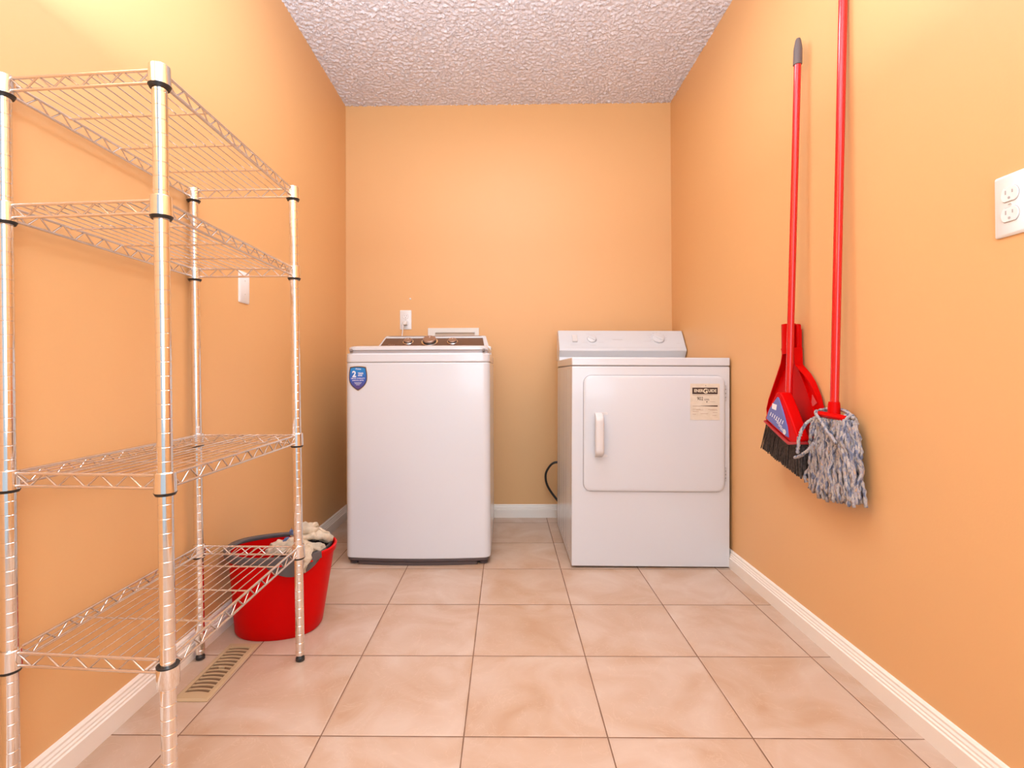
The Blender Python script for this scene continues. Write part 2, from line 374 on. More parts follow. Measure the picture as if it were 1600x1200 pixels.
# power cord to the back outlet, plug in the lower socket
bm = B(); pts = []
for i in range(25):
    t = i/24; pts.append((.177-.010-.030*smoothstep(min(1, t*1.8))-.004*math.sin(t*6), YB-.030+.008*t, 1.139-.60*t))
tube(bm, pts, .0032, 8); pc = obj('power_cord', bm, M['white'], wa_)
bm = B(); box(bm, .165, .189, YB-.034, YB-.0095, 1.131, 1.153); obj('plug', bm, M['offwhite'], pc, bevel=.004)
# shield sticker
def frontf(x, d=.0): 
    xc = (wx0+wx1)/2; hw = (wx1-wx0)/2-.035; q = (x-xc)/hw
    if abs(q) < 1: return wyf-.016*(1-q*q)-d
    e = abs(x-xc)-hw; return wyf+.035-math.sqrt(max(0, .035**2-e*e))-d
SC, SZ = .1130, .826
def shield(s, dy):
    h = []
    for k in range(9):                                   # top edge, slightly arched
        u = -1+2*k/8; h.append((u*.0375, .050+.004*(1-u*u)))
    for t, wv in ((.10, .91), (.22, .965), (.34, .995), (.46, 1.0), (.56, .975), (.66, .90), (.75, .77), (.83, .60), (.91, .36), (.96, .19), (1, 0)):
        h.append((.0435*wv, .050-.107*t))
    L_ = [(-u, v) for u, v in h[9:-1]][::-1]
    pts = [(SC+u*s, SZ+v*s) for u, v in h+L_]
    bm = B(); c = bm.verts.new((SC, frontf(SC, dy), SZ)); vs = [bm.verts.new((x, frontf(x, dy), z)) for x, z in pts]
    for i in range(len(vs)): bm.faces.new((c, vs[i], vs[(i+1) % len(vs)]))
    return bm
stk = obj('warranty_sticker', shield(1, .0012), M['gold'], wa_, smooth=False); stk['label'] = 'blue shield shaped two year warranty sticker with gold edge'
obj('sticker_border', shield(.955, .0016), M['navy'], stk, smooth=False)
obj('sticker_field', shield(.87, .0020), M['shield'], stk, smooth=False)
bm = B(); sf = lambda cx, cz: (lambda u, v: (cx+u, frontf(cx+u, .0025), cz+v))
text(bm, 'Midea', .0105, sf(SC+.002, SZ+.040)); text(bm, '2', .036, sf(SC-.017, SZ+.0165), bold=.0012)
text(bm, 'YEAR', .0105, sf(SC+.0125, SZ+.0205), bold=.0003); text(bm, 'ANS', .0105, sf(SC+.010, SZ+.0115), bold=.0003)
text(bm, 'LIMITED WARRANTY', .0073, sf(SC, SZ-.0015), bold=.0001, sx=.93); text(bm, 'GARANTIE LIMITÉE', .0068, sf(SC, SZ-.0105), bold=.0001, sx=.93)
for z, hw in ((-.0205, .017), (-.0255, .014), (-.0305, .008)):
    bm.faces.new([bm.verts.new((SC+u, frontf(SC+u, .0025), SZ+z+v)) for u, v in ((-hw, 0), (hw, 0), (hw, .0014), (-hw, .0014))])
obj('sticker_print', bm, M['print'], stk, smooth=False)

# ---------------------------------------------------------------- dryer
dx0, dx1, dyf, dyb, dh = 1.049, 1.7295, .675, 1.285, .913
dr = thing('clothes_dryer', 'older white front-loading clothes dryer with side-hinged door and yellowed energy label', 'dryer', (dx0, dyf, 0))
D = lambda x, y, z: (x-dx0, y-dyf, z)
def dbox(bm, x0, x1, y0, y1, z0, z1): return box(bm, x0-dx0, x1-dx0, y0-dyf, y1-dyf, z0, z1)
obj('cabinet', dbox(B(), dx0, dx1, dyf, dyb, .010, .8745), M['enamel_dryer'], dr, bevel=.003)
obj('top_seam', dbox(B(), dx0+.003, dx1-.003, dyf+.003, dyb-.01, .870, .882), M['groove'], dr, smooth=False)
obj('top_cover', dbox(B(), dx0-.001, dx1+.001, dyf-.002, dyb, .8775, dh), M['enamel_dryer'], dr, bevel=.004)
bm = B()
for y in (.76, .80, .845, .93, 1.02, 1.10): prism(bm, [(y-dyf-.006, 0), (y-dyf, -.0014), (y-dyf+.006, 0)], .05, .86, lambda u, v, t: (v, u, t))
obj('side_ribs', bm, M['enamel_dryer'], dr)
for x in (dx0+.04, dx1-.06):
    for y in (dyf+.06, dyb-.06): obj('foot', lathe(B(), [(.016, 0), (.018, .006), (.010, .008)], D(x, y, 0), 14), M['black'], dr)
# door
X0, X1, Z0, Z1 = 1.099, 1.706, .335, .835
def ring_rr(e, y, r): return [D(u, y, v) for u, v in rrect(X0-e, X1+e, Z0-e, Z1+e, r, 8)]
gr = B(); loft(gr, [ring_rr(.0016, dyf+.001, .036), ring_rr(.0016, dyf-.0006, .036)]); obj('door_gap', gr, M['groove'], dr)
dd = B(); loft(dd, [ring_rr(0, dyf, .034), ring_rr(0, dyf-.006, .034), ring_rr(-.004, dyf-.0085, .032), ring_rr(-.012, dyf-.0092, .03)])
door = obj('door', dd, M['enamel_dryer'], dr, angle=60)
hb = B(); hx0, hx1 = 1.1445, 1.180; zt, zb = .674, .484
rings = []
for k in range(17):
    t = k/16; z = zt+(zb-zt)*t; y = dyf-.010-.030*min(1, math.sin(PI*t)*3)**.6; wv = (hx1-hx0)/2*(.85+.15*min(1, math.sin(PI*t)*3))
    th = .007; rings.append([D((hx0+hx1)/2+wv*a, y-th*b, z) for a, b in ((-1, -.6), (-1, .6), (-.6, 1), (.6, 1), (1, .6), (1, -.6), (.6, -1), (-.6, -1))])
loft(hb, rings); hd = obj('handle', hb, M['plastic_dryer'], door, angle=70)
for z in (zt-.004, zb+.004): obj('handle_mount', prism(B(), rrect(hx0+.004, hx1+.022, z-.006, z+.006, .005, 3), dyf-.0096, dyf-.009, lambda u, v, t: D(u, t, v)), M['plastic_dryer'], door)
for z0, z1 in ((.725, .794), (.380, .440)):
    hg = obj('hinge', dbox(B(), 1.7065, 1.7125, dyf-.006, dyf, z0, z1), M['pale'], dr, bevel=.0015)
    bm = B()
    for q in (.25, .5, .75): lathe(bm, [(.0022, 0), (.0018, .0015)], D(1.7095, dyf-.006, z0+(z1-z0)*q), 8, (0, -1, 0))
    obj('hinge_screws', bm, M['groove'], hg)
# energy label
LX0, LX1, LZ0, LZ1 = 1.556, 1.682, .645, .801
lp = B(); yq = dyf-.0102
lf = lambda d: (lambda u, v, t=0: D(u, yq-d, v))
dbox(lp, LX0, LX1, yq, dyf-.009, LZ0, LZ1); lab = obj('energy_label', lp, M['paper'], door, smooth=False); lab['label'] = 'yellowed paper energy rating label'
def flat(bm, x0, x1, z0, z1, d, s=0): bm.faces.new([bm.verts.new(D(a, yq-d, b)) for a, b in ((x0, z0), (x1, z0), (x1, z1+s), (x0, z1))])
bm = B(); bx0, bx1, bz0, bz1 = 1.5645, 1.673, .756, .784
flat(bm, bx0, bx1, bz0, bz1, .0004)
# gradient bar, widening towards the right
bm.faces.new([bm.verts.new(D(a, yq-.0004, b)) for a, b in ((1.598, .7050), (1.673, .7020), (1.673, .7080), (1.598, .7058))])
text(bm, '902', .021, lambda u, v: D(1.598+u, yq-.0004, .736+v), sx=.85); text(bm, 'kWh', .013, lambda u, v: D(1.627+u, yq-.0004, .732+v), sx=.8)
bm.faces.new([bm.verts.new(D(a, yq-.0004, b)) for a, b in ((1.624, .725), (1.630, .725), (1.627, .718))])
text(bm, '*', .012, lambda u, v: D(1.622+u, yq-.0004, .790+v))
obj('label_ink', bm, M['ink'], lab, smooth=False)
bm = B()
text(bm, 'ENER', .0175, lambda u, v: D(1.5915+u, yq-.0008, .770+v), bold=.0005, sx=.92); text(bm, 'UIDE', .0175, lambda u, v: D(1.6500+u, yq-.0008, .770+v), bold=.0005, sx=.92)
text(bm, 'G', .027, lambda u, v: D(1.6205+u, yq-.0010, .7685+v), bold=.0010, sx=1)
obj('label_banner_text', bm, M['cream'], lab, smooth=False)
bm = B()
for z, a, b in ((.7505, 1.566, 1.672), (.7225, 1.640, 1.662), (.7035, 1.566, 1.598), (.690, 1.566, 1.600), (.6865, 1.582, 1.612), (.690, 1.632, 1.670), (.6855, 1.640, 1.672), (.681, 1.566, 1.592), (.676, 1.652, 1.672), (.671, 1.600, 1.632), (.669, 1.566, 1.580), (.664, 1.650, 1.668)):
    flat(bm, a, b, z, z+.0014, .0004)
obj('label_fine_print', bm, M['fadedink'], lab, smooth=False)
# console
cy = lambda y: y-dyf
cx0, cx1 = 1.050-dx0, 1.733-dx0
prf = [(cy(1.220), dh-.001), (cy(1.222), .932), (cy(1.205), .958), (cy(1.199), .966), (cy(1.201), .975), (cy(1.272), 1.072), (cy(1.280), 1.081), (cy(1.345), 1.081), (cy(1.345), dh-.001)]
cn = obj('console', prism(B(), prf, cx0, cx1, FX), M['enamel_dryer'], dr, bevel=.003)
cnv = Vector((0, -(1.072-.975), 1.272-1.201)).normalized(); cc = lambda x, v: Vector((x-dx0, cy(1.201)+(1.272-1.201)*v, .975+(1.072-.975)*v))
ct = lambda x, v: (lambda a, b: cc(x+a, v+b/.120)+cnv*.0008)
def cknob(x, v, r, h, bar):
    c = cc(x, v); k = obj('knob', lathe(B(), [(r, 0), (r*.96, h), (r*.8, h+.002)], c, 24, cnv), M['enamel_dryer'], cn, angle=30)
    if bar:
        bm = B(); ey = Vector((0, -cnv.z, cnv.y))*-1
        q = Vector((math.cos(.6), 0, 0))-Vector((0, cnv.z, -cnv.y))*math.sin(.6); q.normalize(); s_ = cnv.cross(q).normalized()
        c0 = c+cnv*h; R0 = [c0+q*a*r*.9+s_*b*r*.28 for a, b in ((-1, -1), (1, -1), (1, 1), (-1, 1))]
        loft(bm, [R0, [p_+cnv*.006 for p_ in R0]]); obj('knob_grip', bm, M['enamel_dryer'], k, bevel=.002)
cknob(1.231, .58, .026, .008, True); cknob(1.592, .62, .034, .010, True)
bm = B(); c = cc(1.137, .60); ey = Vector((0, cnv.z, -cnv.y))
R0 = [c+Vector((1, 0, 0))*a*.014+ey*b*.024 for a, b in ((-1, -1), (1, -1), (1, 1), (-1, 1))]; loft(bm, [R0, [p_+cnv*.007 for p_ in R0]]); obj('rocker_switch', bm, M['plastic_dryer'], cn, bevel=.002)
bm = B()
def cline(x0, x1, v, h=.0013):
    f = ct(0, v); bm.faces.new([bm.verts.new(f(a, b)) for a, b in ((x0, 0), (x1, 0), (x1, h), (x0, h))])
for x0, x1, v in ((1.175, 1.205, .36), (1.262, 1.295, .38), (1.110, 1.165, .22), (1.215, 1.25, .20), (1.34, 1.400, .55), (1.345, 1.395, .53), (1.512, 1.55, .45), (1.63, 1.645, .80), (1.535, 1.552, .8), (1.685, 1.704, .33), (1.20, 1.222, .88), (1.26, 1.285, .86)): cline(x0, x1, v)
cline(1.08, 1.715, .075, .0010)
for k in range(9):
    a = -PI*.1+PI*1.2*k/8; f = ct(1.592, .62); bm.faces.new([bm.verts.new(f(.044*math.cos(a)+p_, .044*math.sin(a)+q_)) for p_, q_ in ((-.004, -.001), (.004, -.001), (.004, .001), (-.004, .001))])
obj('console_print', bm, M['pale'], cn, smooth=False)
dr.rotation_euler = (0, math.radians(.45), 0)
# supply cable
bm = B(); pts = []
ctl = [(1.12, 1.375, .30), (1.07, 1.375, .333), (1.03, 1.38, .325), (1.000, 1.385, .285), (.992, 1.385, .250), (1.000, 1.385, .205), (1.025, 1.385, .160), (1.06, 1.38, .115), (1.10, 1.38, .06), (1.14, 1.38, .012)]
for i in range(len(ctl)-1):
    p0, p1, p2, p3 = (Vector(ctl[max(0, min(len(ctl)-1, i+q))]) for q in (-1, 0, 1, 2))
    for k in range(6):
        t = k/6; pts.append(.5*((2*p1)+(-p0+p2)*t+(2*p0-5*p1+4*p2-p3)*t*t+(-p0+3*p1-3*p2+p3)*t**3))
tube(bm, [D(*p) for p in pts], .0065, 10); obj('power_cable', bm, M['cable'], dr)['label'] = 'thick black looping cable'

# ---------------------------------------------------------------- wire shelving rack
feet = {'fr': (.168, -.612), 'fl': (-.140, -.590), 'br': (.159, -.027), 'bl': (-.141, -.022)}
TX, TY = -.0135, -.0036
rk = thing('wire_shelving_rack', 'tall chrome wire shelving rack with four shelves against the left wall', 'shelving rack')
def at(k, z): x, y = feet[k]; return Vector((x+TX*z, y+TY*z, z))
leanv = Vector((TX, TY, 1)).normalized()
RZ = [1.3620, 1.1270, .6330, .3035]; PTOP = RZ[0]+.038
for k in feet:
    prof = [(.0120, .018)]; z = .03
    while z < PTOP-.01:
        prof += [(.0125, z-.0010), (.0119, z-.0003), (.0119, z+.0003), (.0125, z+.0010)]; z += .0254
    prof += [(.0125, PTOP-.002), (.0108, PTOP)]
    p = obj('post', lathe(B(), prof, at(k, 0), 24, leanv), M['chrome'], rk, angle=40)
    obj('levelling_foot', lathe(B(), [(.009, 0), (.0125, .002), (.0125, .010), (.0095, .014), (.0085, .021)], at(k, 0), 16), M['black'], p)
def shelf(zr):
    bm = B(); zt = zr+.031; zb = zr+.008; A = {k: at(k, 0)+Vector((TX*zr, TY*zr, 0)) for k in feet}
    off = {'fr': (-.006, .006), 'fl': (.006, .006), 'br': (-.006, -.006), 'bl': (.006, -.006)}
    def pt(k, z): return Vector((A[k].x, A[k].y, z))
    def edge(a, b, n):
        d = (A[b]-A[a]); d.z = 0; L = d.length; d.normalize(); s = .016
        P0, P1 = pt(a, zt)+d*s, pt(b, zt)-d*s; Q0, Q1 = pt(a, zb)+d*s, pt(b, zb)-d*s
        tube(bm, [P0, P1], .0029, 8); tube(bm, [Q0, Q1], .0029, 8)
        pts = []
        for i in range(2*n+1):
            t = i/(2*n); q = P0.lerp(P1, t); z = zt-.001 if i % 2 == 0 else zb+.001
            for e in ((-.07, .07) if 0 < i < 2*n else (0,)):
                qq = P0.lerp(P1, t+e/(2*n)); pts.append(Vector((qq.x, qq.y, z)))
        tube(bm, pts, .0017, 6)
    edge('fl', 'fr', 5); edge('bl', 'br', 5); edge('fl', 'bl', 10); edge('fr', 'br', 10)
    fr = obj('shelf', bm, M['wire'], rk, angle=60)
    bm = B(); n = 12
    for i in range(1, n+1):
        t = i/(n+1); a = pt('fl', zt).lerp(pt('fr', zt), t); b = pt('bl', zt).lerp(pt('br', zt), t)
        tube(bm, [a+Vector((0, 0, .0015)), b+Vector((0, 0, .0015))], .0013, 6)
    obj('deck_wires', bm, M['wire'], fr, angle=60)
    bm = B()
    for t in (.25, .5, .75):
        a = pt('fl', zt).lerp(pt('bl', zt), t); b = pt('fr', zt).lerp(pt('br', zt), t)
        tube(bm, [a-Vector((0, 0, .003)), b-Vector((0, 0, .003))], .0019, 6)
    obj('cross_wires', bm, M['wire'], fr, angle=60)
    for k in feet:
        c = at(k, zr); flip = (k == 'fr' and zr < .4)
        pr = [(.0128, .001), (.0182, .001), (.0172, .036), (.0155, .0378), (.0128, .0378)]
        if flip: c = at(k, zr-.016); pr = [(.0128, .001), (.0165, .001), (.0182, .004), (.0182, .037), (.0128, .037)]
        obj('collar', lathe(B(), pr, c, 24, leanv, cap=False), M['chrome'], fr, angle=30)
        cr = at(k, zr) if not flip else at(k, zr+.022)
        obj('split_sleeve', lathe(B(), [(.0128, -.004), (.0160, -.004), (.0187, .0015), (.0128, .0015)], cr, 24, leanv, cap=False), M['black'], fr, angle=30)
for z in RZ: shelf(z)

# ---------------------------------------------------------------- floor register
vx0, vx1, vy0, vy1 = -.098, -.004, -.216, .060
vt = thing('floor_register', 'beige slotted floor vent register beside the left baseboard under the shelving', 'floor vent', ((vx0+vx1)/2, (vy0+vy1)/2, 0))
vcx, vcy = (vx0+vx1)/2, (vy0+vy1)/2
bm = B(); hw, hl = (vx1-vx0)/2, (vy1-vy0)/2
n = 13; sx0, sx1 = -.032, .032; sy0, sy1 = -.185-vcy, .037-vcy; pitch = (sy1-sy0)/n
# flange ring around the louvred centre
Ov = [(-hw, -hl), (hw, -hl), (hw, hl), (-hw, hl)]; Oc = [(-hw+.006, -hl+.006), (hw-.006, -hl+.006), (hw-.006, hl-.006), (-hw+.006, hl-.006)]
Iv = [(sx0, sy0), (sx1, sy0), (sx1, sy1), (sx0, sy1)]
for (A, za), (Dd, zd) in (((Ov, .0004), (Ov, .002)), ((Ov, .002), (Oc, .0055)), ((Oc, .0055), (Iv, .0055)), ((Iv, .0055), (Iv, .0012))):
    for k in range(4):
        bm.faces.new([bm.verts.new(q) for q in ((*A[k], za), (*A[(k+1) % 4], za), (*Dd[(k+1) % 4], zd), (*Dd[k], zd))])
bmesh.ops.remove_doubles(bm, verts=bm.verts, dist=1e-5)
obj('flange', bm, M['vent'], vt, smooth=False)
for k in range(n+1):
    yc = sy0+pitch*k; bm = B(); wv = pitch*.16 if 0 < k < n else pitch*.22
    def arc(s): return [(sx0+(sx1-sx0)*i/10, yc+s*wv+.005*(1-((i-5)/5)**2)-.003) for i in range(11)]
    prism(bm, arc(-1)+arc(1)[::-1], .0014, .0042, FZ); obj('louvre', bm, M['vent'], vt, smooth=False)
obj('duct_opening', box(B(), sx0, sx1, sy0, sy1, .0006, .0012), M['ventdark'], vt, smooth=False)
obj('damper_lever', box(B(), -.006, .010, .004, .010, .0012, .0075), M['vent'], vt, bevel=.001)

# ---------------------------------------------------------------- bucket and rag
bc = Vector((.005, .180, 0)); BH = .262
def oval(a, b, z, n=48, cx=0., cyy=0., rot=.12, p=2.25):
    o = []
    for k in range(n):
        t = 2*PI*k/n; c_, s_ = math.cos(t), math.sin(t)
        x = a*math.copysign(abs(c_)**(2/p), c_); y = b*math.copysign(abs(s_)**(2/p), s_)
        o.append((cx+x*math.cos(rot)-y*math.sin(rot), cyy+x*math.sin(rot)+y*math.cos(rot), z))
    return o
bk = thing('mop_bucket', 'red oval plastic mop bucket with grey rim standing by the left wall', 'bucket', bc)
def bdim(t): return (.136+.030*t, .108+.022*t)
bm = B(); rings = []
for t in (0, .02, .2, .4, .6, .8, .93, .935, 1.0, 1.01, 1.0, .93):
    a, b = bdim(t); z = .004+BH*min(t, 1)
    if t == 0: a -= .006; b -= .006; z = 0
    if t in (.935, 1.0) and len(rings) < 9: a += .006; b += .006
    if t == 1.01: z += .003
    if len(rings) >= 10: a -= .004; b -= .004
    rings.append(oval(a, b, z, cx=.012*t))
for t in (.5, .03): a, b = bdim(t); rings.append(oval(a-.004, b-.004, .004+BH*t, cx=.012*t))
loft(bm, rings); obj('bucket_shell', bm, M['red'], bk, angle=40)
# grey rim with pointed pouring spout on the left
bm = B(); n = 48
def rimring(e, z, sp):
    o = oval(.166+e, .130+e, z, cx=.012)
    q = []
    for (x, y, zz) in o:
        f = max(0, (-x-.105)/.065); g = max(0, min(1, (x-.05)/.07)); k = 1-g*(.010+max(0, e))/.17
        q.append(((x-f*f*sp)*k, y*k, zz+.004*f))
    return q
loft(bm, [rimring(.0075, BH-.012, .006), rimring(.0085, BH-.009, .012), rimring(.009, BH+.004, .014), rimring(.005, BH+.010, .012), rimring(-.006, BH+.009, .006), rimring(-.008, BH+.004, .004), rimring(-.005, BH-.004, .004)], cap=False)
obj('rim', bm, M['greyplastic'], bk, angle=50)
# front and right lip of the wringer over the rim
bm = B(); rings = []
for i in range(17):
    t = i/16; a = math.radians(-95+58*t); drop = .008+.044*math.sin(PI*t)**.8
    def q(e, z): 
        x = .012+(.168+e)*math.cos(a)+.0; y = (.132+e)*math.sin(a); return (x*math.cos(.12)-y*math.sin(.12), x*math.sin(.12)+y*math.cos(.12), z)
    rings.append([q(-.006, BH+.010), q(.013, BH+.010), q(.015, BH-.01), q(.0105, BH-drop), q(.004, BH-drop), q(.006, BH-.004), q(-.006, BH-.002)])
loft(bm, rings); wl = obj('wringer_lip', bm, M['greyplastic'], bk, angle=50)
for a, l in ((-80, .008), (-52, .012)):
    a = math.radians(a); x = .012+.184*math.cos(a); y = .148*math.sin(a); c = Vector((x*math.cos(.12)-y*math.sin(.12), x*math.sin(.12)+y*math.cos(.12), BH-.012))
    tg = Vector((-math.sin(a+.12), math.cos(a+.12), 0)); bm = B(); tube(bm, [c-tg*l, c+tg*l], .0028, 8); obj('clip', bm, M['red'], bk)
# wringer basket in the right half
bm = B(); rings = []
for e, z in ((.0, BH+.008), (-.006, BH+.009), (-.012, BH-.06), (-.03, BH-.11)):
    rings.append(oval(.088+e, .112+e, z, cx=.082, cyy=.006))
loft(bm, rings, cap=False); bs = bm.faces.new([bm.verts.new(p) for p in oval(.058, .082, BH-.11, cx=.082, cyy=.006)])
obj('wringer_basket', bm, M['basket'], bk, angle=50)
# crumpled rag: folded cloth heaped in the basket, one corner over the lip
def rag_fold(bm, path, width, amp, seed, th=.0035, n=64, m=14):
    path = [Vector((p[0]+.006, p[1], BH+(p[2]-BH)*(.66 if p[2] > BH else 1))) for p in path]
    def samp(t):
        f = t*(len(path)-1); i = min(int(f), len(path)-2); u = f-i
        p0, p1, p2, p3 = (path[max(0, min(len(path)-1, i+q))] for q in (-1, 0, 1, 2))
        return .5*((2*p1)+(-p0+p2)*u+(2*p0-5*p1+4*p2-p3)*u*u+(-p0+3*p1-3*p2+p3)*u**3)
    rings = []
    for i in range(n+1):
        t = i/n; p = samp(t); d = (samp(min(1, t+.01))-samp(max(0, t-.01))).normalized(); s = d.cross(Vector((0, 0, 1)))
        if s.length < .2: s = d.cross(Vector((1, 0, 0)))
        s.normalize(); u = s.cross(d).normalized(); ring = []
        wd = width*(.35+.65*math.sin(PI*min(1, max(0, t*.9+.08)))**.6)*(1+.3*noise.noise((t*5, seed, 0)))
        for j in range(m):
            a = 2*PI*j/m; fl = amp*(1+.6*noise.noise((t*9, math.cos(a)*2+seed, math.sin(a)*2))) + .008*noise.noise((p.x*60, p.y*60+seed, a*2))
            q = p+s*math.cos(a)*wd+u*math.sin(a)*fl
            rid = .011*noise.noise((math.cos(a)*4+seed*3, t*5, 1.3+math.sin(a)))
            ring.append(q+u*rid)
        rings.append(ring)
    loft(bm, rings)
bm = B(); Z = BH
rag_fold(bm, [(.150, -.020, Z-.01), (.120, -.060, Z+.035), (.055, -.062, Z+.040), (.000, -.030, Z+.028), (-.03, .02, Z+.0)], .026, .012, 1.0)
rag_fold(bm, [(.015, -.060, Z-.02), (.035, -.040, Z+.030), (.075, -.02, Z+.062), (.120, .010, Z+.055), (.150, .045, Z+.015)], .030, .013, 2.0)
rag_fold(bm, [(.030, .060, Z+.01), (.050, .030, Z+.070), (.085, .000, Z+.090), (.105, .02, Z+.080), (.135, .06, Z+.03)], .024, .012, 3.0)
rag_fold(bm, [(.03, .02, Z+.045), (.055, -.005, Z+.085), (.08, -.01, Z+.10), (.10, .03, Z+.095), (.09, .06, Z+.05)], .014, .010, 4.0)
rag_fold(bm, [(.090, -.040, Z+.05), (.120, -.075, Z+.040), (.128, -.105, Z+.018), (.128, -.118, Z-.008), (.122, -.122, Z-.034)], .016, .005, 5.0)
rag_fold(bm, [(-.02, -.06, Z+.010), (.02, -.085, Z+.028), (.07, -.09, Z+.035), (.11, -.08, Z+.03), (.15, -.04, Z+.02)], .018, .010, 6.0)
rg = obj('rag', bm, M['rag'], angle=180); rg.location = bc
sb = rg.modifiers.new('s', 'SUBSURF'); sb.levels = 1; sb.render_levels = 1
tx = bpy.data.textures.new('crumple', 'CLOUDS'); tx.noise_scale = .022; dm = rg.modifiers.new('d', 'DISPLACE'); dm.texture = tx; dm.strength = .012; dm.mid_level = .5; dm.texture_coords = 'LOCAL'
tag(rg, 'crumpled beige cotton rag heaped on top of the red bucket', 'rag')
bm = B()
rag_fold(bm, [(.024, .020, Z+.068), (.030, .004, Z+.074), (.042, -.010, Z+.076)], .006, .005, 8.0, n=14)
rag_fold(bm, [(.022, -.038, Z+.046), (.05, -.030, Z+.060), (.085, -.028, Z+.062)], .0045, .003, 9.0, n=20)
e = obj('blue_hem', bm, mat('faded_blue_cotton', (.12, .16, .30), .95), rg)

# ---------------------------------------------------------------- broom, dustpan, mop on the right wall
WX = XR
br = thing('broom', 'red long-handled angled broom with black bristles hanging on the right wall', 'broom', (WX-.05, .13, .70))
b0 = Vector(br.location); bl = lambda x, y, z: Vector((x, y, z))-b0
bm = B(); tube(bm, [bl(1.690, .1415, .745), bl(1.712, .112, 1.845)], .0105, 20); obj('handle', bm, M['redtube'], br, angle=50)
d_ = Vector((1.712-1.690, .112-.1415, 1.10)).normalized()
bm = B(); lathe(bm, [(.0105, 0), (.0130, .001), (.0128, .050), (.0118, .051), (.0122, .054), (.0085, .078), (.006, .084)], bl(1.7115, .1122, 1.832), 20, d_); obj('grip_cap', bm, M['grip'], br, angle=30)
# head block in the wall plane (y,z), thick in x
def outl(pts, x0, x1, name, m, par, bev=.003, org=b0, inset=0):
    bm = B(); c = [sum(p[i] for p in pts)/len(pts) for i in (0, 1)]
    prism(bm, [(y-org.y, z-org.z) for y, z in pts], x0-org.x, x1-org.x, lambda u, v, t: (t, u, v))
    return obj(name, bm, m, par, bevel=bev)
headp = [(.151, .778), (.130, .779), (.118, .768), (.092, .735), (.062, .690), (.030, .638), (.034, .630), (.070, .625), (.112, .640), (.165, .660), (.222, .682), (.224, .690), (.190, .733), (.158, .768)]
hd = outl(headp, 1.655, 1.692, 'broom_head', M['red'], br, .007)
outl([(.078, .6265), (.112, .6380), (.165, .658), (.224, .681), (.226, .675), (.166, .650), (.112, .629), (.078, .617), (.020, .626), (.022, .634)], 1.650, 1.696, 'head_band', mat('dark_red_plastic', (.42, .02, .02), .4), hd, .002)
outl([(.140, .764), (.133, .762), (.108, .722), (.084, .672), (.078, .640), (.094, .643), (.150, .664), (.210, .688), (.190, .720)], 1.6515, 1.6555, 'label', M['labelblue'], hd, .001)['label'] = 'violet blue product label'
bm = B()
def wq(y0, z0, y1, z1, x=1.651):
    bm.faces.new([bm.verts.new(bl(x, a, b)) for a, b in ((y0, z0), (y1, z0-.004), (y1-.006, z1-.004), (y0-.004, z1))])
wq(.172, .724, .146, .742)
for k in range(7): a = .185-.012*k; bm.faces.new([bm.verts.new(bl(1.651, y, z)) for y, z in ((a, .700-.0035*k), (a-.004, .699-.0035*k), (a-.012, .711-.0035*k), (a-.008, .712-.0035*k))])
for k in range(4): y = .135-.010*k; z = .692-.009*k; bm.faces.new([bm.verts.new(bl(1.651, a, b)) for a, b in ((y+.018, z), (y-.014, z-.012), (y-.014, z-.0145), (y+.018, z-.0025))])
lathe(bm, [(.0001, 0), (.009, 0)], bl(1.651, .098, .655), 16, (-1, 0, 0), cap=False)
obj('label_print', bm, M['print'], hd, smooth=False)
bm = B()
random.seed(3)
for i in range(560):
    t = random.random(); s = random.random(); q = random.random()
    y0 = .030+.190*t; z0 = .625+.052*t+random.uniform(0, .012); x0 = 1.660+.030*s
    y1 = .036+.250*t**.95; z1 = .520+.060*t+random.uniform(-.003, .003); x1 = 1.668+.030*s
    mid = (bl(x0, y0, z0)+bl(x1, y1, z1))/2+Vector((random.uniform(-.003, .003), random.uniform(-.004, .004), 0))
    tube(bm, [bl(x0, y0, z0), mid, bl(x1, y1, z1)], lambda u: .0030-.0012*u, 4)
bo = obj('bristles', bm, M['bristle'], br, angle=80); bo['kind'] = 'stuff'

# dustpan
dp = thing('dustpan', 'red plastic dustpan clipped upright behind the broom on the right wall', 'dustpan', (WX-.02, .18, .66))
d0 = Vector(dp.location)
panp = [(.219, .985), (.217, .907), (.232, .875), (.262, .835), (.293, .795), (.330, .745), (.350, .710), (.354, .680), (.345, .650), (.320, .635), (.060, .610), (.030, .640), (.028, .692), (.034, .73), (.050, .772), (.075, .812), (.100, .838), (.143, .868), (.146, .90), (.146, .985)]
outl(panp, 1.733, 1.738, 'pan', M['red'], dp, .002, d0)
def wall_strip(path, w0, w1, name, x1=1.737):
    """raised side wall following path; rises towards camera side (-x), tapering"""
    bm = B(); rings = []; n = len(path)
    for i, (y, z) in enumerate(path):
        t = i/(n-1); a = path[max(0, i-1)]; b = path[min(n-1, i+1)]; d = Vector((b[0]-a[0], b[1]-a[1])).normalized(); nn = Vector((-d.y, d.x))*.0022; wv = w0+(w1-w0)*t
        rings.append([(x1-d0.x, y+nn.x-d0.y, z+nn.y-d0.z), (x1-wv-d0.x, y+nn.x-d0.y, z+nn.y-d0.z), (x1-wv-d0.x, y-nn.x-d0.y, z-nn.y-d0.z), (x1-d0.x, y-nn.x-d0.y, z-nn.y-d0.z)])
    loft(bm, rings); return obj(name, bm, M['red'], dp, angle=50)
wall_strip([(.219, .925), (.217, .907), (.232, .875), (.262, .835), (.293, .795), (.330, .745), (.350, .710), (.352, .680), (.343, .655)], .028, .006, 'side_wall')
wall_strip([(.146, .925), (.143, .868), (.100, .838), (.075, .812), (.050, .772), (.034, .73), (.029, .692), (.032, .640)], .030, .006, 'side_wall')
wall_strip([(.172, .915), (.145, .850), (.110, .790), (.078, .720), (.055, .665)], .016, .004, 'rib')
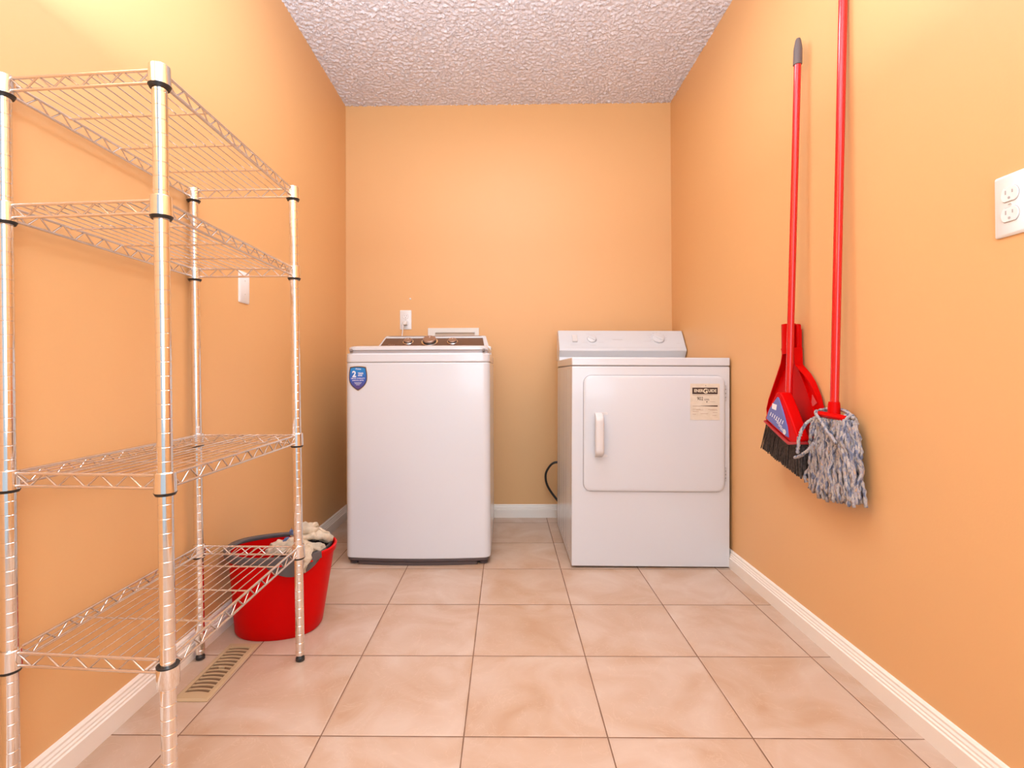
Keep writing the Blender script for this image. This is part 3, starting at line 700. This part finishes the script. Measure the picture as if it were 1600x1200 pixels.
bm = B()
for s in (.0155, ):
    pts = []
    for k in range(9):
        a = math.radians(-40+260*k/8); pts.append((.0185*math.cos(a), .0185*math.sin(a)))
    inner = [(u*.82, v*.82) for u, v in pts][::-1]
    prism(bm, pts+inner, .905-d0.z, 1.005-d0.z, lambda u, v, t: (1.713-d0.x-v*1.0, .1345+.0-d0.y+u*1.5+.046, t))
obj('clip_sleeve', bm, M['red'], dp, angle=50)
bm = B(); prism(bm, rrect(.146, .219, .905, 1.003, .008, 3), 1.722-d0.x, 1.737-d0.x, lambda u, v, t: (t, u-d0.y, v-d0.z)); obj('neck', bm, M['red'], dp, bevel=.004)
outl([(.085, .773), (.062, .748), (.078, .738), (.092, .735)], 1.7315, 1.7335, 'molded_tab', mat('scuffed_red_plastic', (.68, .10, .10), .4), dp, .0005, d0)

# mop
mp = thing('string_mop', 'red-handled string mop with blue and cream yarn hanging on the right wall', 'mop', (WX-.04, -.07, .70))
m0 = Vector(mp.location); ml = lambda x, y, z: Vector((x, y, z))-m0
bm = B(); tube(bm, [ml(1.700, -.0700, .735), ml(1.732, -.080, 1.98)], .0112, 20); obj('handle', bm, M['redtube'], mp, angle=50)
bm = B(); lathe(bm, [(.0115, 0), (.0165, .001), (.0150, .040), (.0135, .048), (.0115, .048)], ml(1.699, -.0695, .712), 20, (.02, 0, 1)); obj('socket', bm, M['red'], mp, angle=40)
bm = B()
rings = []
for i in range(11):
    t = i/10; y = -.010-.120*t; z = .7175+.002*math.sin(t*PI)-.004*t; hw = .013*(.6+.4*math.sin(PI*t)**.5)
    rings.append([Vector((1.692+hw*math.cos(a*PI/4), y, z+.003+.009*math.sin(a*PI/4)))-m0 for a in range(8)])
loft(bm, rings); obj('clamp', bm, M['red'], mp, angle=50)
bm = B(); random.seed(11)
def strand(p0, p1, p2, p3, rad, wob, sd):
    pts = []; n = 34
    for i in range(n+1):
        t = i/n; q = p0*(1-t)**3+p1*3*t*(1-t)**2+p2*3*t*t*(1-t)+p3*t**3
        wv = wob*min(1, t*3); q = q+Vector((noise.noise((t*6, sd, 0)), noise.noise((t*6, sd, 7)), .3*noise.noise((t*6, sd, 13))))*wv
        q.x = min(q.x, WX-m0.x-.006)
        pts.append(q)
    tube(bm, pts, lambda u: rad*(1+.28*math.sin(u*95+sd*7)+.25*noise.noise((u*20, sd, 3))), 7)
for i in range(150):
    t = (i+random.random())/150; s = random.random(); f = random.uniform(-1, 1)
    y0 = -.004-.132*t; x0 = 1.700+.012*f
    y3 = .042-.205*t+random.uniform(-.007, .007); layer = random.random()
    x3 = 1.728-.046*layer
    L = .484+random.uniform(-.012, .022) - .004*(1-t) + .02*abs(t-.5)
    p0 = ml(x0, y0, .712); p1 = ml(x0-.018*layer if f < .3 else x0+.012, y0+(.025*(.5-t)), .700)
    p2 = ml(x3-.004, (y0*.35+y3*.65), .60); p3 = ml(x3, y3, L)
    strand(p0, p1, p2, p3, .0046, .012, i*1.37)
# yarns looped over the clamp and across the front
for i in (0, 1, 8, 9):
    t = i/9; y = -.008-.124*t
    strand(ml(1.722, y, .70), ml(1.714, y, .742), ml(1.686, y+.005, .738), ml(1.676, y+random.uniform(-.015, .02), .655), .0044, .004, 200+i)
strand(ml(1.705, .004, .722), ml(1.670, .004, .748), ml(1.672, -.07, .690), ml(1.668, -.125, .650), .0046, .004, 301)
strand(ml(1.705, .002, .712), ml(1.652, .008, .700), ml(1.646, .010, .66), ml(1.644, .013, .60), .0048, .006, 302)
strand(ml(1.700, -.000, .730), ml(1.72, -.04, .744), ml(1.72, -.10, .742), ml(1.705, -.140, .718), .0046, .002, 303)
strand(ml(1.66, -.04, .64), ml(1.648, -.02, .60), ml(1.644, .010, .592), ml(1.644, .028, .585), .0046, .005, 304)
yo = obj('yarn', bm, M['mop'], mp, angle=180); yo['kind'] = 'stuff'
